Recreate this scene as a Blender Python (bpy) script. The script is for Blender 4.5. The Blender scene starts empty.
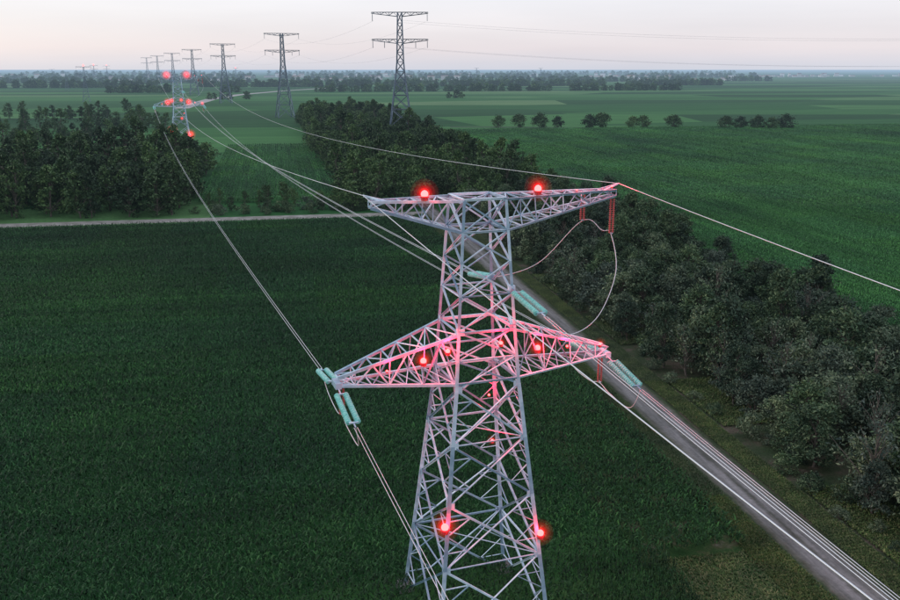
import bpy, math, random
import numpy as np
from mathutils import Vector, Matrix
R=random.Random(7)
rad=math.radians
scene=bpy.context.scene
try:
    scene.view_settings.view_transform='Standard'; scene.view_settings.look='None'
    scene.view_settings.exposure=0; scene.view_settings.gamma=1
except Exception as e: print(e)
COL=scene.collection

# ------------------------------------------------------------ helpers
def link(o,parent=None):
    COL.objects.link(o)
    if parent: o.parent=parent
    return o
def empty(name,loc=(0,0,0)):
    e=bpy.data.objects.new(name,None); e.empty_display_size=1; e.location=loc
    return link(e)
def mesh(name,V,F,mats,idx=None,smooth=False):
    m=bpy.data.meshes.new(name); m.from_pydata([tuple(v) for v in V],[],F)
    for a in mats: m.materials.append(a)
    if idx is not None: m.polygons.foreach_set('material_index',idx)
    if smooth: m.polygons.foreach_set('use_smooth',[True]*len(F))
    m.update(); return m
def obj(name,me,parent=None,loc=(0,0,0),rot=0,sc=1):
    o=bpy.data.objects.new(name,me); o.location=loc; o.rotation_euler=(0,0,rot)
    o.scale=(sc,sc,sc) if not isinstance(sc,tuple) else sc
    return link(o,parent)

GA=rad(10.9); ga=(math.cos(GA),math.sin(GA)); gb=(-math.sin(GA),math.cos(GA))
def G(u,v,z=0): return (40+u*ga[0]+v*gb[0],80+u*ga[1]+v*gb[1],z)

# ------------------------------------------------------------ materials
def haze_group():  # haze painted into the materials: bluish emission growing with distance from origin
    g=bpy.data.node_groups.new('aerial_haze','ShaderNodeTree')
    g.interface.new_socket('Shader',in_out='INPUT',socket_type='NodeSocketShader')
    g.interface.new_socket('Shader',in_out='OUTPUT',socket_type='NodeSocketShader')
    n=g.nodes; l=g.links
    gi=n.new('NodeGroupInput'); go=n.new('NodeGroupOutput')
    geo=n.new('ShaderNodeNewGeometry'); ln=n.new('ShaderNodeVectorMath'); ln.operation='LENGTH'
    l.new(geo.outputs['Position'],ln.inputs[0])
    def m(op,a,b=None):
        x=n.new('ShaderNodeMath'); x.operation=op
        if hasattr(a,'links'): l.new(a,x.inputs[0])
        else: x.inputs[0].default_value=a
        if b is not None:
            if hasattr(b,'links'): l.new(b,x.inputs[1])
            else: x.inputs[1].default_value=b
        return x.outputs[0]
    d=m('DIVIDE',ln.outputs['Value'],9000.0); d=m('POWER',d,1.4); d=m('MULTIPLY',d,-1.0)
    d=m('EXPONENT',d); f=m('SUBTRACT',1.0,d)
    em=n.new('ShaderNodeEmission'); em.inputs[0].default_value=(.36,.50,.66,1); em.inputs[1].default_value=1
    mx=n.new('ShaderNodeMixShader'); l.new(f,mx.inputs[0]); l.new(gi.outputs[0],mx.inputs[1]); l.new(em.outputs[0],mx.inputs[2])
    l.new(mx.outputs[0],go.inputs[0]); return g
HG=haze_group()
class M:
    def __init__(s,name,haze=True,rough=.8,spec=.3,metal=0):
        s.m=bpy.data.materials.new(name); s.m.use_nodes=True; s.n=s.m.node_tree.nodes; s.l=s.m.node_tree.links
        s.b=s.n['Principled BSDF']; s.b.inputs['Roughness'].default_value=rough
        s.b.inputs['Specular IOR Level'].default_value=spec; s.b.inputs['Metallic'].default_value=metal
        s.out=s.n['Material Output']
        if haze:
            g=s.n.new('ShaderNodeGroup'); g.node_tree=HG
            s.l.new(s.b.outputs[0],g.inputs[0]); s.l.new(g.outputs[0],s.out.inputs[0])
            try: s.m.cycles.emission_sampling='NONE'
            except Exception: pass
    def col(s,c):
        if hasattr(c,'links'): s.l.new(c,s.b.inputs['Base Color'])
        else: s.b.inputs['Base Color'].default_value=(*c,1)
        return s
    def pos(s,scale=(1,1,1),rot=0,obj=False):
        if obj: t=s.n.new('ShaderNodeTexCoord').outputs['Object']
        else: t=s.n.new('ShaderNodeNewGeometry').outputs['Position']
        mp=s.n.new('ShaderNodeMapping'); mp.inputs['Rotation'].default_value=(0,0,rot); mp.inputs['Scale'].default_value=scale
        if rot and scale!=(1,1,1):
            m0=s.n.new('ShaderNodeMapping'); m0.inputs['Rotation'].default_value=(0,0,rot); s.l.new(t,m0.inputs[0]); t=m0.outputs[0]
            mp.inputs['Rotation'].default_value=(0,0,0)
        s.l.new(t,mp.inputs[0]); return mp.outputs[0]
    def noise(s,vec,scale,detail=4,rough=.55):
        x=s.n.new('ShaderNodeTexNoise'); x.inputs['Scale'].default_value=scale; x.inputs['Detail'].default_value=detail
        x.inputs['Roughness'].default_value=rough; s.l.new(vec,x.inputs['Vector']); return x.outputs['Fac']
    def ramp(s,f,stops):
        x=s.n.new('ShaderNodeValToRGB'); e=x.color_ramp.elements
        while len(e)<len(stops): e.new(.5)
        for i,(p,c) in enumerate(stops): e[i].position=p; e[i].color=(*c,1) if len(c)==3 else c
        s.l.new(f,x.inputs[0]); return x.outputs[0]
    def mix(s,f,a,b,mode='MIX'):
        x=s.n.new('ShaderNodeMixRGB'); x.blend_type=mode
        for i,v in enumerate((f,a,b)):
            if hasattr(v,'links'): s.l.new(v,x.inputs[i])
            elif i==0: x.inputs[0].default_value=v
            else: x.inputs[i].default_value=(*v,1)
        return x.outputs[0]
    def bump(s,f,st,dist):
        x=s.n.new('ShaderNodeBump'); x.inputs['Strength'].default_value=st; x.inputs['Distance'].default_value=dist
        s.l.new(f,x.inputs['Height']); s.l.new(x.outputs[0],s.b.inputs['Normal'])
    def island(s): return s.n.new('ShaderNodeNewGeometry').outputs['Random Per Island']
    def objrand(s): return s.n.new('ShaderNodeObjectInfo').outputs['Random']

def foliage(name,c1,c2,c3,objv=(.75,1.25),big=.05,bands=()):
    m=M(name,rough=.65,spec=.2)
    a=m.ramp(m.island(),[(0,c1),(.55,c2),(1,c3)])
    nz=m.noise(m.pos(),big,3)
    k=m.ramp(nz,[(.3,(.58,.62,.68)),(.7,(1.38,1.32,1.2))])
    c=m.mix(1,a,k,'MULTIPLY')
    for band in bands:
        nb=m.noise(m.pos(band,-GA),1,4,.6)
        c=m.mix(1,c,m.ramp(nb,[(.36,(.60,.64,.68)),(.64,(1.4,1.34,1.26))]),'MULTIPLY')
    k2=m.ramp(m.objrand(),[(0,(objv[0],objv[0],objv[0]*1.15)),(1,(objv[1]*1.05,objv[1],objv[1]*.8))])
    m.col(m.mix(1,c,k2,'MULTIPLY')); return m.m
leafA=foliage('poplar_leaves',(.024,.055,.032),(.056,.104,.060),(.125,.175,.105),(.6,1.3),big=.35)
leafB=foliage('willow_leaves',(.040,.074,.050),(.092,.138,.094),(.185,.23,.165),(.65,1.3),big=.35)
leafF=foliage('far_leaves',(.022,.054,.025),(.052,.104,.045),(.10,.165,.075),(.55,1.35),big=.03)
cornL=foliage('corn_leaves_a',(.006,.030,.010),(.015,.066,.020),(.034,.118,.034),(.96,1.04),big=.02,bands=((.02,.9,1),(.008,.11,1)))
cornR=foliage('corn_leaves_b',(.021,.088,.025),(.043,.162,.046),(.07,.228,.064),(.96,1.04),big=.012,bands=((.5,.012,1),(.05,.006,1)))
grassM=foliage('verge_grass',(.03,.07,.02),(.07,.12,.04),(.16,.17,.09),(.9,1.1),big=.3)
mb=M('bark',rough=.95); mb.col(mb.ramp(mb.noise(mb.pos(),3),[(.3,(.06,.05,.042)),(.7,(.17,.15,.125))])); bark=mb.m

def steel(name,lo,hi):
    m=M(name,rough=.40,spec=.5,metal=.1)
    c=m.ramp(m.island(),[(0,lo),(1,hi)])
    c2=m.mix(.7,c,m.ramp(m.noise(m.pos(),1.3),[(.35,(.6,.68,.76)),(.65,(1.15,1.15,1.15))]),'MULTIPLY')
    m.col(c2); return m.m
galv=steel('galvanised_steel',(.20,.33,.43),(.76,.92,1.0))
galvfar=steel('weathered_steel',(.10,.14,.18),(.18,.22,.27))
mw=M('aluminium_wire',rough=.4,spec=.5,metal=.3).col((.66,.67,.70)); wire=mw.m
mw=M('aged_wire',rough=.5).col((.40,.41,.45)); wirefar=mw.m
mg=M('teal_glass',rough=.18,spec=.6); mg.col(mg.ramp(mg.noise(mg.pos(),4),[(.3,(.18,.60,.54)),(.7,(.46,.88,.80))])); glass=mg.m
mr=M('red_silicone',rough=.5); mr.col((.45,.10,.09)); redrub=mr.m
mc=M('concrete',rough=.9); mc.col(mc.ramp(mc.noise(mc.pos(),2),[(.3,(.28,.28,.27)),(.7,(.42,.41,.39))])); conc=mc.m
mh=M('beacon_housing',rough=.5).col((.25,.05,.05)); hous=mh.m
def emis(name,c,s):
    m=bpy.data.materials.new(name); m.use_nodes=True; n=m.node_tree.nodes
    n.remove(n['Principled BSDF']); e=n.new('ShaderNodeEmission'); e.inputs[0].default_value=(*c,1); e.inputs[1].default_value=s
    m.node_tree.links.new(e.outputs[0],n['Material Output'].inputs[0])
    try: m.cycles.emission_sampling='NONE'
    except Exception: pass
    return m
lens=emis('beacon_lens_lit',(1,.05,.05),12)
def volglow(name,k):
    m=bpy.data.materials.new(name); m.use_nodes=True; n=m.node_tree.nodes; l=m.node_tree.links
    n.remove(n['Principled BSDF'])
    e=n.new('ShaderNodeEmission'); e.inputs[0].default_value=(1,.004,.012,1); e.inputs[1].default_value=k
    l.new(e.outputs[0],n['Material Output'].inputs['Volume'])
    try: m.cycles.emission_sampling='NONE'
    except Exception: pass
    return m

# ground
g=M('farmland',rough=.95,spec=.1)
p=g.pos((.0016,.006,1),-GA)
big=g.n.new('ShaderNodeTexVoronoi'); big.inputs['Scale'].default_value=1.4; g.l.new(p,big.inputs['Vector'])
bw=g.n.new('ShaderNodeSeparateColor'); g.l.new(big.outputs['Color'],bw.inputs[0])
c=g.ramp(bw.outputs[0],[(0,(.016,.065,.022)),(.4,(.030,.115,.034)),(.75,(.055,.165,.05)),(1,(.11,.20,.085))])
c=g.mix(.6,c,g.ramp(g.noise(g.pos((.01,.05,1),-GA),1,6,.65),[(.3,(.6,.65,.65)),(.7,(1.35,1.3,1.2))]),'MULTIPLY')
c=g.mix(.6,c,g.ramp(g.noise(g.pos(),.8,5,.7),[(.3,(.5,.5,.5)),(.7,(1.5,1.5,1.4))]),'MULTIPLY')
g.col(c); ground_m=g.m
S=30000
obj('ground',mesh('ground',[(-S,-S,0),(S,-S,0),(S,S,0),(-S,S,0)],[(0,1,2,3)],[ground_m]))
def strip(name,mat,u0,u1,v0,v1,z,nu=1,nv=1,jit=0):
    V=[];F=[]
    for j in range(nv+1):
        for i in range(nu+1):
            u=u0+(u1-u0)*i/nu; v=v0+(v1-v0)*j/nv
            if jit and i in(0,nu): u+=R.uniform(-jit,jit)
            V.append((u,v,0))
    for j in range(nv):
        for i in range(nu):
            a=j*(nu+1)+i; F.append((a,a+1,a+nu+2,a+nu+1))
    o=obj(name,mesh(name,V,F,[mat]),loc=(40,80,z),rot=GA); return o
v=M('woodland_floor',rough=.95,spec=.1)
a=v.ramp(v.noise(v.pos(),.22,6,.65),[(.32,(.03,.055,.022)),(.5,(.06,.075,.04)),(.6,(.11,.09,.065)),(.75,(.15,.125,.10))])
v.col(v.mix(.7,a,v.ramp(v.noise(v.pos(),3,5,.7),[(.3,(.5,.5,.5)),(.7,(1.4,1.4,1.4))]),'MULTIPLY'))
strip('woodland_floor',v.m,2,54,-140,236,.004,1,90,1)
v2=M('grass_verge',rough=.95,spec=.1)
a=v2.ramp(v2.noise(v2.pos(),.3,6,.65),[(.3,(.022,.065,.018)),(.5,(.04,.09,.028)),(.6,(.09,.10,.05)),(.72,(.22,.20,.17))])
v2.col(v2.mix(.7,a,v2.ramp(v2.noise(v2.pos(),4,5,.7),[(.3,(.5,.5,.5)),(.7,(1.5,1.5,1.4))]),'MULTIPLY'))
strip('grass_verge',v2.m,-19,0,-140,250,.008,1,90,.8)
r=M('dirt_road_surface',rough=.95,spec=.15)
ox=r.n.new('ShaderNodeTexCoord'); sx=r.n.new('ShaderNodeSeparateXYZ'); r.l.new(ox.outputs['Object'],sx.inputs[0])
ab=r.n.new('ShaderNodeMath'); ab.operation='ABSOLUTE'; r.l.new(sx.outputs[0],ab.inputs[0])
nz=r.n.new('ShaderNodeMath'); nz.operation='MULTIPLY_ADD'; nz.inputs[1].default_value=1.5; r.l.new(r.noise(r.pos(),.6,5,.65),nz.inputs[0]); r.l.new(ab.outputs[0],nz.inputs[2])
dv=r.n.new('ShaderNodeMath'); dv.operation='DIVIDE'; dv.inputs[1].default_value=4; r.l.new(nz.outputs[0],dv.inputs[0])
a=r.ramp(dv.outputs[0],[(.10,(.11,.11,.085)),(.2,(.13,.125,.11)),(.34,(.24,.225,.22)),(.6,(.19,.18,.17)),(.78,(.12,.115,.09)),(.9,(.05,.07,.034))])
a=r.mix(.6,a,r.ramp(r.noise(r.pos(),1.8,6,.75),[(.3,(.6,.6,.6)),(.7,(1.35,1.35,1.35))]),'MULTIPLY')
a=r.mix(.8,a,r.ramp(r.noise(r.pos((1.2,.09,1),-GA),1,5,.6),[(.35,(.55,.57,.55)),(.65,(1.3,1.28,1.28))]),'MULTIPLY')
r.col(a)
r.bump(r.noise(r.pos(),2,5),.5,.1)
strip('dirt_road',r.m,-3.1,3.1,-140,900,.014,2,200,.35)
t=M('track_surface',rough=.95); t.col(t.ramp(t.noise(t.pos(),.3,5),[(.3,(.17,.16,.13)),(.7,(.40,.37,.34))]))
strip('farm_track',t.m,-420,-3,239,247,.010,60,1)
def path(name,pts,w,z,mat):
    V=[];F=[]
    for i,(x,y) in enumerate(pts):
        V+= [(x-w/2,y,z),(x+w/2,y,z)]
        if i: k=2*i; F.append((k-2,k-1,k+1,k))
    obj(name,mesh(name,V,F,[mat]))
t2=M('pale_track',rough=.95); t2.col((.38,.36,.34))
path('country_road',[(-345,1180),(-371,1340),(-400,1550),(-410,1800),(-380,2100),(-300,2500)],20,.02,t2.m)
d=M('ditch_weeds',rough=.95); d.col(d.ramp(d.noise(d.pos(),.2,5),[(.3,(.015,.03,.014)),(.7,(.04,.065,.034))]))

# ------------------------------------------------------------ corn
def corn_tile(name,mat,seed,size=20,rows_along_u=True,dense=1.0,row=.8,big=1.0,H=2.1):
    rn=np.random.RandomState(seed)
    rs=np.arange(.35,size,row); ps=np.arange(.2,size,.40/dense)
    A,B=np.meshgrid(rs,ps); A=A.ravel()+rn.normal(0,.05,A.size); B=B.ravel()+rn.normal(0,.1,B.size)
    keep=rn.rand(A.size)>.06; A=A[keep];B=B[keep]
    n=A.size; K=6
    x,y=(B,A) if rows_along_u else (A,B)
    x=np.repeat(x,K); y=np.repeat(y,K); N=n*K
    ht=np.repeat(rn.normal(H,H*.08,n),K)
    k=np.tile(np.arange(K),n)
    z0=ht*(.45+.55*k/K); ang=rn.rand(N)*2*np.pi
    L=rn.uniform(.32,.55,N)*big; w=rn.uniform(.05,.085,N)*big
    dx,dy=np.cos(ang),np.sin(ang); px,py=-dy,dx
    up=rn.uniform(.15,.42,N); dr=rn.uniform(-.35,.15,N)
    def P(a,b,z): return np.stack([x+dx*a+px*b,y+dy*a+py*b,z],1)
    V=np.stack([P(0,-w,z0),P(0,w,z0),P(L*.55,w,z0+up),P(L*.55,-w,z0+up),P(L,w*.3,z0+up+dr),P(L,-w*.3,z0+up+dr)],1).reshape(-1,3)
    b=np.arange(N)*6
    F=np.concatenate([np.stack([b,b+1,b+2,b+3],1),np.stack([b+3,b+2,b+4,b+5],1)])
    return mesh(name,V.tolist(),F.tolist(),[mat])
cl=[corn_tile('corn_tile_a%d'%i,cornL,10+i) for i in range(4)]
cr=[corn_tile('corn_tile_b%d'%i,cornR,20+i,dense=.75,rows_along_u=False) for i in range(3)]
crf=[corn_tile('corn_tile_c%d'%i,cornR,30+i,dense=.5,row=1.2,big=1.7,rows_along_u=False) for i in range(3)]
gt=[corn_tile('grass_tile%d'%i,grassM,40+i,H=.9,dense=1.2,row=.6) for i in range(2)]
def field(name,tiles,us,vs,u0,v0,skip=None,ftiles=None):
    e=empty(name)
    for i in range(us):
        for j in range(vs):
            u=u0+i*20; vv=v0+j*20
            x,y,_=G(u+10,vv+10)
            if skip and skip(u+10,vv+10,x,y): continue
            if y<-40: continue
            flip=R.choice([0,1]); 
            q=G(u+20*flip,vv+20*flip)
            tl=ftiles if ftiles and y>330 else tiles
            obj('corn_plants',R.choice(tl),e,(q[0],q[1],-R.uniform(0,.06)),GA+math.pi*flip)
    return e
cf=field('cornfield',cl,15,12,-307,-12,lambda u,v,x,y: u>-20 and v<10)
for vv in(-52,-32,-12):
    q=G(-27,vv); obj('corn_plants',cl[0],cf,(q[0],q[1],0),GA,(.5,1,1))
field('cornfield',cl,3,3,-87,-72)
field('cornfield',cr,30,36,50,-60,lambda u,v,x,y: abs(x)>.62*y+60,crf)
field('cornfield',cr,3,13,-84,280,None,crf)
e=empty('verge_grass')
for j in range(15):
    vv=-60+j*20; q=G(-7.3,vv); obj('grass',R.choice(gt),e,(q[0],q[1],0),GA,(.2,1,.45))
    q=G(3.2,vv); obj('grass',R.choice(gt),e,(q[0],q[1],-.05),GA,(.16,1,.4))
    if j%2: q=G(7,vv); obj('grass',R.choice(gt),e,(q[0],q[1],-.15),GA,(.4,1,.5))
for vv in(-52,-32,-12):
    q=G(-17,vv); obj('grass',gt[0],e,(q[0],q[1],-.12),GA,(.5,1,.4))

# ------------------------------------------------------------ trees
def tube(V,F,pts,radii,n=6):
    base=len(V)
    for i,(p_,r_) in enumerate(zip(pts,radii)):
        p_=Vector(p_); d_=(Vector(pts[min(i+1,len(pts)-1)])-Vector(pts[max(i-1,0)])).normalized()
        a=d_.orthogonal().normalized(); b=d_.cross(a)
        for k in range(n):
            t_=2*math.pi*k/n; V.append(tuple(p_+a*math.cos(t_)*r_+b*math.sin(t_)*r_))
    for i in range(len(pts)-1):
        for k in range(n):
            a=base+i*n+k; b=base+i*n+(k+1)%n; F.append((a,b,b+n,a+n))
def tree(name,seed,h,cr_,nc,nl,ls,leaf,c0=.18,shape=1.0,bare=0,tight=1.0):
    rr=random.Random(seed); V=[];F=[]
    trunk=[(0,0,0)]
    x=y=0
    for i in range(1,7):
        x+=rr.uniform(-.03,.03)*h; y+=rr.uniform(-.03,.03)*h; trunk.append((x,y,h*.88*i/6))
    tube(V,F,trunk,[h*.02*(1-.13*i) for i in range(7)])
    cents=[]
    lobes=[(rr.uniform(0,6.28),rr.uniform(.75,1.25)) for _ in range(5)]
    for i in range(nc):
        t_=c0+(1-c0)*rr.random()**.85
        prof=math.sin(math.pi*min(1,max(0,(t_-c0)/(1-c0)*.86+.12)))**.7*shape
        an=rr.uniform(0,6.28); lb=1+sum(.13*math.cos(an-l0)*l1 for l0,l1 in lobes)
        rd=cr_*prof*lb*rr.uniform(.35,1.0)
        cz=t_*h; k=min(6,int(t_*6/.88)); tx,ty,_=trunk[k]
        cpt=(tx+rd*math.cos(an),ty+rd*math.sin(an),cz); cents.append(cpt)
        if i%2==0 or i<bare:
            zb=max(.1*h,cz-rd*.8-.08*h); kk=min(5,zb/(h*.88/6)); i0=int(kk); f_=kk-i0
            bx=trunk[i0][0]*(1-f_)+trunk[i0+1][0]*f_; by=trunk[i0][1]*(1-f_)+trunk[i0+1][1]*f_
            mid=((bx+cpt[0])/2,(by+cpt[1])/2,(zb+cz)/2+.03*h)
            end=cpt
            if i<bare: end=(cpt[0]*1.12,cpt[1]*1.12,cpt[2]+.07*h)
            tube(V,F,[(bx,by,zb),mid,end],[h*.008,h*.005,h*.002],4)
    nb=len(F)
    rn=np.random.RandomState(seed); C=np.array(cents); csz=rn.uniform(.6,1.3,len(C))*cr_*.26*tight
    C2=np.repeat(C,nl,0); s2=np.repeat(csz,nl)[:,None]
    P_=C2+rn.normal(0,1,C2.shape)*s2*np.array([.62,.62,.42])
    P_[:,2]=np.maximum(P_[:,2],.1)
    n=len(P_)
    A=rn.normal(0,1,(n,3)); A/=np.linalg.norm(A,axis=1)[:,None]
    B=rn.normal(0,1,(n,3)); B-=A*(A*B).sum(1)[:,None]; B/=np.linalg.norm(B,axis=1)[:,None]
    sz=(ls*rn.uniform(.6,1.3,n))[:,None]
    Q=np.stack([P_-A*sz,P_+B*sz*.45,P_+A*sz,P_-B*sz*.45],1).reshape(-1,3)
    o0=len(V); V+=Q.tolist(); F+=[(o0+4*i,o0+4*i+1,o0+4*i+2,o0+4*i+3) for i in range(n)]
    return mesh(name,V,F,[bark,leaf],[0]*nb+[1]*n)
near=[tree('tree_near%d'%i,100+i,h,cw,nc,66,.25,(leafA,leafB)[i%2],c0=.12,bare=8,tight=.85) for i,(h,cw,nc) in enumerate([(10,3.4,80),(9,3.6,70),(12,3.0,85),(8,3.6,60),(10,4.0,85),(7.5,2.8,50)])]
thin=[tree('tree_thin%d'%i,200+i,10,3.6,34,14,.24,leafB,c0=.25,bare=34) for i in range(2)]
shrub=[tree('shrub%d'%i,300+i,3.2,2.4,26,45,.2,(leafA,leafB)[i%2],c0=.02) for i in range(3)]
far=[tree('tree_far%d'%i,400+i,h,cw,50,26,.55,leafF,c0=.06,tight=.85) for i,(h,cw) in enumerate([(16,4.6),(19,4.0),(14,5.5),(17,4.6),(12,5)])]
vfar=[tree('tree_vfar%d'%i,500+i,15,7.5,30,14,1.5,leafF,c0=.0) for i in range(3)]

def scatter(parent,name,protos,u0,u1,v0,v1,sp,s0,s1,cond=None,top=False,wide=1.0):
    nu=max(1,int((u1-u0)/sp)); nv=max(1,int((v1-v0)/sp))
    for i in range(nu):
        for j in range(nv):
            u=u0+(i+.5+R.uniform(-.45,.45))*(u1-u0)/nu; vv=v0+(j+.5+R.uniform(-.45,.45))*(v1-v0)/nv
            if cond and not cond(u,vv): continue
            s=R.uniform(s0,s1); x,y,_=G(u,vv)
            obj(name,R.choice(protos),None if top else parent,(x,y,0),R.uniform(0,6.28),(s*wide*R.uniform(.9,1.15),s*wide*R.uniform(.9,1.15),s*R.uniform(.85,1.15)))
scatter(None,'poplar_tree',near,10,50,-45,60,5.4,.7,1.3,lambda u,v:R.random()>.14,top=True)
scatter(None,'bare_branched_tree',thin,10,44,-30,60,11,.85,1.3,top=True)
e=empty('shelterbelt_trees')
scatter(e,'poplar',near,8.5,50,60,235,5.6,.7,1.3,lambda u,v:R.random()>.1)
scatter(e,'thin_poplar',thin,8,42,60,235,15,.8,1.2)
e=empty('roadside_shrubs')
scatter(e,'shrub',shrub,6.2,12,-45,235,3.2,.35,1.0,lambda u,v:R.random()>.3)
scatter(e,'shrub',shrub,46,53,-45,235,4,.6,1.2,lambda u,v:R.random()>.3)
scatter(e,'shrub',shrub,-84,-5,249,262,5,.7,1.4,lambda u,v:R.random()>.3)
e=empty('distant_woodland')
scatter(e,'tree',far,-30,48,252,860,8,.7,1.2,lambda u,v: (abs(u)>4 or v>400))
scatter(e,'tree',far,8,48,236,254,6,.5,.8)
scatter(e,'tree',far,-300,-86,252,408,8.5,.75,1.25)
scatter(e,'tree',far,-84,-30,256,275,7,.3,.6)
scatter(e,'tree',far,-900,-140,720,760,11,.7,1.1,lambda u,v:R.random()>.25)
scatter(e,'tree',far,-700,-170,900,930,11,.7,1.1,lambda u,v:R.random()>.4)
scatter(e,'tree',far,-260,-170,560,640,10,.5,.9,lambda u,v:R.random()>.4)
e=empty('distant_treeline')
def line(u0,u1,v,rows,sp,s0,s1,gap):
    ph=[R.uniform(0,6.28) for _ in range(3)]
    n=int((u1-u0)/sp)
    for i in range(n):
        u=u0+i*sp
        d_=math.sin(u*.004+ph[0])+math.sin(u*.011+ph[1])+.6*math.sin(u*.03+ph[2])
        if d_<gap: continue
        for k in range(rows):
            s=R.uniform(s0,s1); x,y,_=G(u+R.uniform(-sp,sp)*.6,v+k*14+R.uniform(-6,6))
            if abs(x)>.62*y+100: continue
            obj('tree',R.choice(vfar),e,(x,y,0),R.uniform(0,6.28),(s*1.1,s*1.1,s))
line(-900,300,1500,1,14,.6,1.0,.1)
line(-1300,900,1950,2,15,.7,1.2,-.5)
line(-1500,1300,2500,3,17,.8,1.4,-1.6)
line(-1900,1900,3300,2,20,.9,1.5,-1.2)
line(-2600,2600,4600,2,24,1.1,1.8,-1.2)
line(-3600,3600,6800,1,30,1.5,2.2,-1.5)
rowm=[tree('field_tree%d'%i,600+i,12,7.0,60,26,.7,leafF,c0=.1) for i in range(3)]
for px_ in [(42,792,.8),(60,800,.9),(78,795,.95),(93,790,.75),(119,782,.9),(130,785,1.05),(155,778,.8),(165,780,.85),(189,775,.95),(232,768,.9),(243,765,.85),(258,768,.9),(268,762,.8),(280,765,1.0)]:
    obj('round_tree',R.choice(rowm),None,(px_[0],px_[1],0),R.uniform(0,6),(px_[2]*1.1,px_[2]*1.1,px_[2]*1.0))
obj('drainage_ditch',mesh('ditch',[(0,800,.02),(600,735,.02),(600,745,.02),(0,810,.02)],[(0,1,2,3)],[d.m]))

# ------------------------------------------------------------ lattice towers
class Lat:
    def __init__(s): s.V=[];s.F=[]
    def beam(s,p_,q_,w):
        p_=Vector(p_);q_=Vector(q_); d_=q_-p_
        if d_.length<1e-4: return
        d_.normalize(); ref=Vector((0,0,1)) if abs(d_.z)<.9 else Vector((1,0,0))
        a=d_.cross(ref).normalized(); b=d_.cross(a)
        th=w*.16; pr=[(0,0),(w,0),(w,th),(th,th),(th,w),(0,w)]
        o=len(s.V)
        for c_ in (p_,q_):
            for (i,j) in pr: s.V.append(tuple(c_+a*(i-w*.4)+b*(j-w*.4)))
        for k in range(6): s.F.append((o+k,o+(k+1)%6,o+6+(k+1)%6,o+6+k))
        s.F.append((o+5,o+4,o+3,o+2,o+1,o)); s.F.append(tuple(o+6+k for k in range(6)))
    def box(s,c_,sx_,sy_,sz_):
        o=len(s.V)
        for z in(-1,1):
            for (x,y) in((-1,-1),(1,-1),(1,1),(-1,1)): s.V.append((c_[0]+x*sx_/2,c_[1]+y*sy_/2,c_[2]+z*sz_/2))
        s.F+=[(o+3,o+2,o+1,o),(o+4,o+5,o+6,o+7)]+[(o+k,o+(k+1)%4,o+4+(k+1)%4,o+4+k) for k in range(4)]
def lerp(a,b,t_): return tuple(a[i]+(b[i]-a[i])*t_ for i in range(3))
def interp(z,tab):
    for (z0,s0),(z1,s1) in zip(tab,tab[1:]):
        if z<=z1: return s0+(s1-s0)*(z-z0)/(z1-z0)
    return tab[-1][1]
CS=[(-1,-1),(1,-1),(1,1),(-1,1)]
def ring(L,z,tab,w):
    b=interp(z,tab)
    for k in range(4):
        c0,c1=CS[k],CS[(k+1)%4]; L.beam((c0[0]*b,c0[1]*b,z),(c1[0]*b,c1[1]*b,z),w)
def body(L,levels,tab,wl,wd,ws,sub=True,diaph=True):
    cs=CS
    for i in range(len(levels)-1):
        z0,z1=levels[i],levels[i+1]; a,b=interp(z0,tab),interp(z1,tab)
        for k in range(4):
            c0,c1=cs[k],cs[(k+1)%4]
            p0=(c0[0]*a,c0[1]*a,z0);p1=(c1[0]*a,c1[1]*a,z0);q0=(c0[0]*b,c0[1]*b,z1);q1=(c1[0]*b,c1[1]*b,z1)
            L.beam(p0,q0,wl*(1 if z0<25 else .85)); L.beam(p0,q1,wd); L.beam(p1,q0,wd)
            if i%2==0 or not sub: L.beam(q0,q1,wd*.9)
            if sub:
                t_=a/(a+b); X=lerp(p0,q1,t_)
                if z1-z0>4.5:
                    m0=lerp(p0,q0,t_);m1=lerp(p1,q1,t_)
                    for (pp,mm,qq) in((p0,m0,q0),(p1,m1,q1)):
                        L.beam(lerp(pp,X,.5),lerp(pp,mm,.5),ws); L.beam(lerp(pp,X,.5),mm,ws)
                        L.beam(lerp(qq,X,.5),mm,ws); L.beam(lerp(qq,X,.5),lerp(qq,mm,.5),ws)
        if sub and diaph and i%2==0:
            b_=b; L.beam((-b_,-b_,z1),(b_,b_,z1),ws*1.2); L.beam((-b_,b_,z1),(b_,-b_,z1),ws*1.2)
def arm(L,sgn,s0b,s0t,zb,zt,ln,zbt,ztt,wt,n,wc,wd):
    ch={}
    for sd in(-1,1):
        B0=(sgn*s0b,sd*s0b,zb);B1=(sgn*ln,sd*wt,zbt);T0=(sgn*s0t,sd*s0t,zt);T1=(sgn*ln,sd*wt,ztt)
        ch[sd]=([lerp(B0,B1,i/n) for i in range(n+1)],[lerp(T0,T1,i/n) for i in range(n+1)])
        L.beam(B0,B1,wc);L.beam(T0,T1,wc)
        for i in range(1,n+1):
            a,b=(ch[sd][0][i-1],ch[sd][1][i]) if i%2 else (ch[sd][1][i-1],ch[sd][0][i])
            L.beam(a,b,wd)
            if i%2==0: L.beam(ch[sd][0][i],ch[sd][1][i],wd*.8)
    for lv in(0,1):
        A,B=ch[-1][lv],ch[1][lv]
        for i in range(1,n+1):
            L.beam(A[i],B[i],wd*.9)
            if lv==0 or i%2: L.beam(A[i-1],B[i],wd*.8)
            if lv==0 or not i%2: L.beam(B[i-1],A[i],wd*.8)
TAB=[(0,5.3),(23.2,2.9),(28.4,2.55),(39.6,1.85)]
L=Lat()
body(L,[0,7.4,13.2,18.5,23.4],TAB,.36,.17,.09)
body(L,[23.4,25.9,28.4],TAB,.32,.15,.08,diaph=False)
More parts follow.
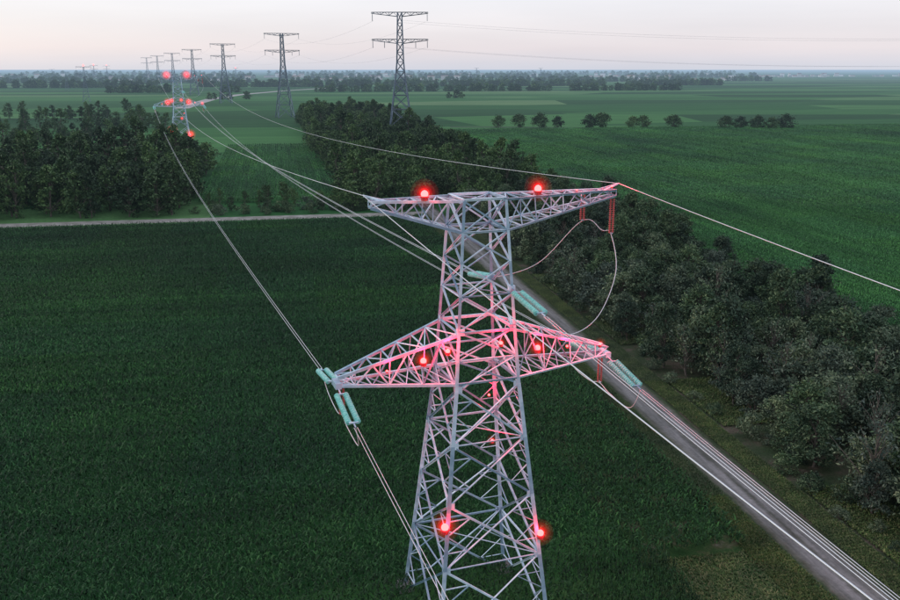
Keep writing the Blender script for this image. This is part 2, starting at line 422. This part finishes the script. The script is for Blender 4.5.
body(L,[28.4,31.4,34.2,36.8,39.4],TAB,.3,.15,.08)
ring(L,39.5,TAB,.22); ring(L,36.8,TAB,.2); ring(L,28.3,TAB,.24); ring(L,23.9,TAB,.24)
b_=interp(39.4,TAB); L.beam((-b_,-b_,39.4),(b_,b_,39.4),.12); L.beam((-b_,b_,39.4),(b_,-b_,39.4),.12)
sb=interp(23.9,TAB); st=interp(28.4,TAB)
for sg,ln in((-1,12.6),(1,12.9)): arm(L,sg,sb,st,23.9,28.2,ln,24.2,24.9,.55,7,.24,.11)
sb2=interp(36.8,TAB); st2=interp(39.4,TAB)
arm(L,-1,sb2,st2,36.8,39.4,9.4,39.0,39.5,.4,6,.22,.11)
arm(L,1,sb2,st2,36.8,39.4,13.1,39.0,39.5,.45,8,.22,.11)
for sg,ln in((-1,9.4),(1,13.1)):
    L.beam((sg*(ln-1.3),-.5,39.5),(sg*(ln+.5),0,40.0),.16);L.beam((sg*(ln-1.3),.5,39.5),(sg*(ln+.5),0,40.0),.16)
for u_ in(-12.6,12.9): L.box((u_,0,24.2),.5,1.6,.5)
L.box((2.35,-2.2,31.8),.5,.5,.5); L.box((2.35,2.2,31.8),.5,.5,.5)
for z in(7.4,13.2,18.5,23.4,28.4):
    a=interp(z,TAB)
    for sx_ in(-1,1):
        for sy_ in(-1,1):
            L.box((sx_*(a-.22),sy_*(a+.06),z),.55,.06,.6); L.box((sx_*(a+.06),sy_*(a-.22),z),.06,.55,.6)
lattice=mesh('lattice',L.V,L.F,[galv])
Ft=Lat()
for a in(-1,1):
    for b in(-1,1): Ft.box((a*5.3,b*5.3,.15),1.5,1.5,1.3)
foot=mesh('footings',Ft.V,Ft.F,[conc])
def lathe(V,F,p_,q_,prof,n=10):
    p_=Vector(p_);q_=Vector(q_);d_=q_-p_;ln=d_.length;d_.normalize();a=d_.orthogonal().normalized();b=d_.cross(a)
    o=len(V)
    for (t_,r_) in prof:
        for k in range(n):
            an=2*math.pi*k/n; V.append(tuple(p_+d_*(t_*ln)+a*math.cos(an)*r_+b*math.sin(an)*r_))
    for i in range(len(prof)-1):
        for k in range(n):
            x=o+i*n+k;y=o+i*n+(k+1)%n;F.append((x,y,y+n,x+n))
def discs(n,R0,r0):
    pr=[]
    for i in range(n):
        t0=i/n; pr+=[(t0,r0),(t0+.2/n,r0),(t0+.45/n,R0),(t0+.62/n,R0),(t0+.7/n,r0)]
    pr.append((1,r0)); return pr
IV=[];IF=[];RV=[];RF=[];HW=Lat()
def dstring(p_,dirn,gap=.75,lk=1.0,ls=4.4):
    p_=Vector(p_);d_=Vector(dirn).normalized(); sd=Vector((1,0,0))
    a=p_+d_*lk; b=a+d_*ls
    HW.beam(p_,a,.12); HW.beam(a-sd*gap/2,a+sd*gap/2,.18); HW.beam(b-sd*gap/2,b+sd*gap/2,.18)
    for s_ in(-1,1): lathe(IV,IF,a+sd*s_*gap/2,b+sd*s_*gap/2,discs(15,.25,.06))
    c_=b+d_*.7; HW.beam(b,c_,.12); return c_
cl_={}
for nm,pt in(('L',(-12.6,0,24.0)),('R',(12.9,0,24.0))):
    for dr,dy in(('n',-1),('f',1)):
        cl_[nm+dr]=dstring((pt[0],dy*.6,pt[2]),(0,dy,-.2 if dr=='n' else -.1))
for dr,dy in(('n',-1),('f',1)): cl_['M'+dr]=dstring((2.35,dy*2.3,31.8),(.05,dy,-.16))
rods=[(12.9,-.2,39.0,3.4),(11.0,1.8,39.2,2.6),(12.5,0,24,2.6),(-12.2,0,24,2.6)]
for (x,y,z,ln) in rods:
    for dx_ in(-.16,.16):
        lathe(RV,RF,(x+dx_,y,z-.3),(x+dx_,y,z-ln),discs(16,.12,.06),8)
    HW.beam((x,y,z+.05),(x,y,z-.3),.08);  HW.beam((x,y-.3,z-ln),(x,y+.3,z-ln),.1)
ins=mesh('insulator_strings',IV,IF,[glass],smooth=False)
rub=mesh('jumper_insulators',RV,RF,[redrub])
hw=mesh('fittings',HW.V,HW.F,[galv])
# (x,y,z,size,lamp power)
beac=[(-5.2,-1.6,39.6,1,260),(4.9,-1.6,39.6,1,260),(-5.6,-2.2,25.7,.85,800),(-3.6,-2.7,26.6,.65,700),(1.2,-2.8,26.9,.55,700),(5.0,-2.1,25.7,.85,800),
      (-4.4,-4.2,10.9,1.1,360),(4.6,-4.5,8.9,1,360),(12.0,-.7,25.1,.5,500),(1.0,-1.6,17.5,.45,260),(8.2,-1.5,25.6,.35,550),(-8.6,-1.5,25.2,.3,350),(12.6,-.5,39.7,.3,300),(2.6,3.2,20.0,.35,260),(9.0,-.8,39.6,.2,160)]
BV=[];BF=[];LV=[];LF=[]
for i,(x,y,z,s_,pw) in enumerate(beac):
    lathe(BV,BF,(x,y,z),(x,y,z+.35*s_),[(0,.0),(0,.3*s_),(.6,.3*s_),(.7,.36*s_),(1,.36*s_),(1,0)],12)
    lathe(LV,LF,(x,y,z+.35*s_),(x,y,z+.85*s_),[(0,.0),(0,.26*s_),(.3,.31*s_),(.6,.28*s_),(.85,.18*s_),(1,.0)],12)
bh=mesh('beacon_housings',BV,BF,[hous]); bl=mesh('beacon_lenses',LV,LF,[lens])
def ico(name,r_,mat):
    import bmesh
    bm=bmesh.new(); bmesh.ops.create_icosphere(bm,subdivisions=3,radius=r_); me=bpy.data.meshes.new(name); bm.to_mesh(me); bm.free(); me.materials.append(mat); return me
glow_shells=[ico('beacon_glow%d'%i,r_,volglow('beacon_glow%d'%i,k)) for i,(r_,k) in enumerate([(1.2,.035),(.9,.09),(.64,.3),(.44,.9)])]  # added emissive shells imitating lens bloom around each beacon
TH=rad(19.6)
def T(loc,sc,name='transmission_tower',lights=False,gs=1.0):
    e=empty(name,loc); e.rotation_euler=(0,0,TH); e.scale=(sc,sc,sc)
    for n_,me in(('lattice',lattice),('footings',foot),('insulator_strings',ins),('jumper_insulators',rub),('fittings',hw),('beacon_housings',bh),('beacon_lenses',bl)):
        obj(n_,me,e)
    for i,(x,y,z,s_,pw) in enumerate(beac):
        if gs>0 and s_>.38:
            for mm in glow_shells: obj('beacon_glow',mm,e,(x,y,z+.6*s_),0,s_*gs)
        if lights:
            ld=bpy.data.lights.new('beacon_light','POINT'); ld.color=(1,.008,.03); ld.energy=pw; ld.shadow_soft_size=.3
            lo=bpy.data.objects.new('beacon_light',ld); lo.location=(x,y-.5,z+.9); link(lo,e)
    return e
P1=Vector((2.3,76,0));P2=Vector((-165,560,0)); S2=1.15
Wd=Vector((-math.sin(TH),math.cos(TH),0)); P3=P1-Wd*340
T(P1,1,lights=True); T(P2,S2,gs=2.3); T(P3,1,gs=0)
def loc2w(P,s_,q): 
    c_,n_=math.cos(TH),math.sin(TH); return Vector((P.x+s_*(q[0]*c_-q[1]*n_),P.y+s_*(q[0]*n_+q[1]*c_),P.z+s_*q[2]))
def curve(name,lines,r_,mat,parent=None):
    cu=bpy.data.curves.new(name,'CURVE'); cu.dimensions='3D'; cu.bevel_depth=r_; cu.bevel_resolution=1
    for pts in lines:
        sp=cu.splines.new('POLY'); sp.points.add(len(pts)-1)
        for i,p_ in enumerate(pts): sp.points[i].co=(*p_,1)
    cu.materials.append(mat); o=bpy.data.objects.new(name,cu); return link(o,parent)
def cat(a,b,sag,n=60):
    return [tuple(a+(b-a)*t_-Vector((0,0,4*sag*t_*(1-t_)))) for t_ in [i/n for i in range(n+1)]]
pe=empty('power_line')
con=[]
for k in 'LRM':
    for off in(-.13,.13):
        ox_=Vector((math.cos(TH),math.sin(TH),0))*off
        con.append(cat(loc2w(P1,1,cl_[k+'f'])+ox_,loc2w(P2,S2,cl_[k+'n'])+ox_,5.5))
        con.append(cat(loc2w(P1,1,cl_[k+'n'])+ox_,loc2w(P3,1,cl_[k+'f'])+ox_,9.5))
curve('conductors',con,.025,wire,pe)
ew=[]
for u_ in(-9.9,13.6):
    ew.append(cat(loc2w(P1,1,(u_,0,40)),loc2w(P2,S2,(u_,0,40)),9)); ew.append(cat(loc2w(P1,1,(u_,0,40)),loc2w(P3,1,(u_,0,40)),7))
curve('earth_wires',ew,.030,wire,pe)
def smooth(pts,n=10):
    P=[Vector(q) for q in pts]; P=[P[0]]+P+[P[-1]]; out=[]
    for i in range(1,len(P)-2):
        for k in range(n):
            t_=k/n;a,b,c_,d_=P[i-1],P[i],P[i+1],P[i+2]
            out.append(.5*((2*b)+(c_-a)*t_+(2*a-5*b+4*c_-d_)*t_*t_+(3*b-a-3*c_+d_)*t_**3))
    out.append(P[-2]); return out
J=[]
for k,xr in(('L',-12.2),('R',12.5)):
    a,b=cl_[k+'f'],cl_[k+'n']
    J.append(smooth([a,(xr,a[1]-1.0,a[2]-2.0),(xr,2,20.9),(xr,0,21.3),(xr,-2,20.9),(xr,b[1]+1.0,b[2]-2.0),b]))
a,b=cl_['Mf'],cl_['Mn']
J.append(smooth([a,(4.5,7.0,30.6),(8.0,4.6,32.2),(11.0,1.8,36.5),(12.3,.4,35.8),(12.9,-.2,35.5),(12.6,-1.9,32.4),(9.5,-4.6,29.3),(5.5,-7.0,28.7),b]))
for (P,s_) in((P1,1),(P2,S2)):
    curve('jumper_loops',[[tuple(loc2w(P,s_,q)) for q in j] for j in J],.036,wire,pe)

D=Lat(); TB=[(0,8.5),(52,2.2),(86,1.3)]
body(D,[0,13,24,33,41,48,54,60,66,72,78,84.5],TB,.75,.42,.28,sub=False)
for zt_,hl in((84.5,18),(68,18)):
    for sg in(-1,1):
        s_=interp(zt_,TB); arm(D,sg,s_,s_,zt_-2.6,zt_,hl,zt_-.7,zt_,.3,6,.4,.24)
for sg in(-1,1):
    for x,zz in((17.5,83.5),(17.5,67),(10,67)): D.box((sg*x,0,zz-2.3),.35,.35,4.2)
susp=mesh('lattice_tall',D.V,D.F,[galvfar])
fp=[(560,560),(-32,600),(-172,957),(-331,1360),(-487,1760),(-650,2180),(-830,2640),(-1010,3100)]
for i,(x,y) in enumerate(fp):
    e=empty('suspension_tower',(x,y,0)); e.rotation_euler=(0,0,rad(21 if i!=1 else 0)); obj('lattice',susp,e)
wl=[]
for i in range(len(fp)-1):
    a=Vector((*fp[i],0));b=Vector((*fp[i+1],0)); dd=(b-a).normalized(); nn=Vector((-dd.y,dd.x,0))
    for off in(-17.5,17.5):
        for z in(79,63): wl.append(cat(a+nn*off+Vector((0,0,z)),b+nn*off+Vector((0,0,z)),9 if i else 12,30))
curve('distant_power_line',wl,.04,wirefar)
LV=[];LF=[]; lathe(LV,LF,(0,0,86),(0,0,90),[(0,0),(0,1.6),(.3,2),(.7,1.7),(1,0)],10)
flens=mesh('beacon_lens_top',LV,LF,[lens])
for (x,y,s_,lit) in((-560,1420,.62,1),(-1150,3000,.7,1),(-870,2100,.5,0),(-1330,3600,.7,1),(-900,3900,.6,1),(120,4200,.6,0),(420,4300,.6,0),(-1500,3500,.55,0)):
    e=empty('suspension_tower',(x,y,0)); e.scale=(s_,)*3; e.rotation_euler=(0,0,.4); obj('lattice',susp,e)
    if lit: obj('beacon_lens',flens,e)

wmat=M('village_walls',rough=.9); wmat.col(wmat.ramp(wmat.island(),[(0,(.35,.33,.31)),(1,(.8,.79,.77))]))
rmat=M('village_roofs',rough=.9); rmat.col(rmat.ramp(rmat.island(),[(0,(.10,.12,.16)),(.6,(.28,.10,.07)),(1,(.35,.38,.42))]))
HV=[];HF=[];HI=[]
for cx,cy,n_,sp in((-900,5200,60,700),(300,5600,80,900),(1500,5400,60,700),(2500,5800,50,600),(-1900,5000,60,700),(-300,3900,24,350),(900,4000,24,350),(-1100,3700,20,300)):
    for _ in range(n_):
        x=cx+R.uniform(-sp,sp);y=cy+R.uniform(-120,120);w=R.uniform(10,34);d_=R.uniform(7,10);h=R.choice([4,5,6,8,18]);o=len(HV)
        for (a,b,c_) in((-w,-d_,0),(w,-d_,0),(w,d_,0),(-w,d_,0),(-w,-d_,h),(w,-d_,h),(w,d_,h),(-w,d_,h)): HV.append((x+a/2,y+b/2,c_))
        HV+= [(x-w/2,y,h+3),(x+w/2,y,h+3)]
        HF+=[(o,o+1,o+5,o+4),(o+1,o+2,o+6,o+5),(o+2,o+3,o+7,o+6),(o+3,o,o+4,o+7),(o+4,o+7,o+8),(o+5,o+9,o+6),(o+4,o+8,o+9,o+5),(o+7,o+6,o+9,o+8)]; HI+=[0]*6+[1]*2
obj('distant_village',mesh('village',HV,HF,[wmat.m,rmat.m],HI))

# ------------------------------------------------------------ sky, sun, camera
w=bpy.data.worlds.new('World'); scene.world=w; w.use_nodes=True
n=w.node_tree.nodes;l=w.node_tree.links; bg=n['Background']
sky=n.new('ShaderNodeTexSky'); sky.sky_type='NISHITA'; sky.sun_disc=False
SE,SR=rad(9),rad(-75)
sky.sun_elevation=SE; sky.sun_rotation=SR; sky.dust_density=1.2; sky.ozone_density=2; sky.altitude=50
mul=n.new('ShaderNodeMixRGB'); mul.blend_type='MULTIPLY'; mul.inputs[0].default_value=1; mul.inputs[2].default_value=(.05,.05,.05,1)
l.new(sky.outputs[0],mul.inputs[1])
# thin overcast veil, faintly warmer low down
tc=n.new('ShaderNodeTexCoord'); sz_=n.new('ShaderNodeSeparateXYZ')
mpw=n.new('ShaderNodeMapping'); mpw.inputs['Scale'].default_value=(1.5,1.5,14); l.new(tc.outputs['Generated'],mpw.inputs[0])
cn=n.new('ShaderNodeTexNoise'); cn.inputs['Scale'].default_value=2.2; cn.inputs['Detail'].default_value=4; l.new(mpw.outputs[0],cn.inputs['Vector'])
l.new(tc.outputs['Generated'],sz_.inputs[0])
rp=n.new('ShaderNodeValToRGB'); e_=rp.color_ramp.elements; e_[0].position=0; e_[0].color=(.60,.63,.73,1); e_[1].position=.35; e_[1].color=(.68,.72,.83,1)
x_=e_.new(.02); x_.color=(.72,.67,.73,1)
x_=e_.new(.08); x_.color=(.77,.76,.83,1)
l.new(sz_.outputs[2],rp.inputs[0])
cr2=n.new('ShaderNodeValToRGB'); cr2.color_ramp.elements[0].position=.35; cr2.color_ramp.elements[0].color=(.95,.95,.965,1); cr2.color_ramp.elements[1].position=.7; cr2.color_ramp.elements[1].color=(1.04,1.03,1.03,1)
l.new(cn.outputs['Fac'],cr2.inputs[0])
vm=n.new('ShaderNodeMixRGB'); vm.blend_type='MULTIPLY'; vm.inputs[0].default_value=1; l.new(rp.outputs[0],vm.inputs[1]); l.new(cr2.outputs[0],vm.inputs[2])
add=n.new('ShaderNodeMixRGB'); add.blend_type='ADD'; add.inputs[0].default_value=1
l.new(vm.outputs[0],add.inputs[2])
l.new(mul.outputs[0],add.inputs[1]); l.new(add.outputs[0],bg.inputs[0]); bg.inputs[1].default_value=1
sd=bpy.data.lights.new('sun','SUN'); sd.energy=.8; sd.angle=rad(12); sd.color=(1,.95,.92)
so=bpy.data.objects.new('sun',sd)
dirv=Vector((math.sin(SR)*math.cos(SE),math.cos(SR)*math.cos(SE),math.sin(SE)))
so.rotation_euler=dirv.to_track_quat('Z','Y').to_euler(); link(so)
cd=bpy.data.cameras.new('camera'); cd.lens=36; cd.sensor_width=36; cd.clip_start=.5; cd.clip_end=60000
co=bpy.data.objects.new('camera',cd); co.location=(0,0,50); co.rotation_euler=(rad(90-14.45),0,0); link(co); scene.camera=co
print('objects',len(bpy.data.objects))
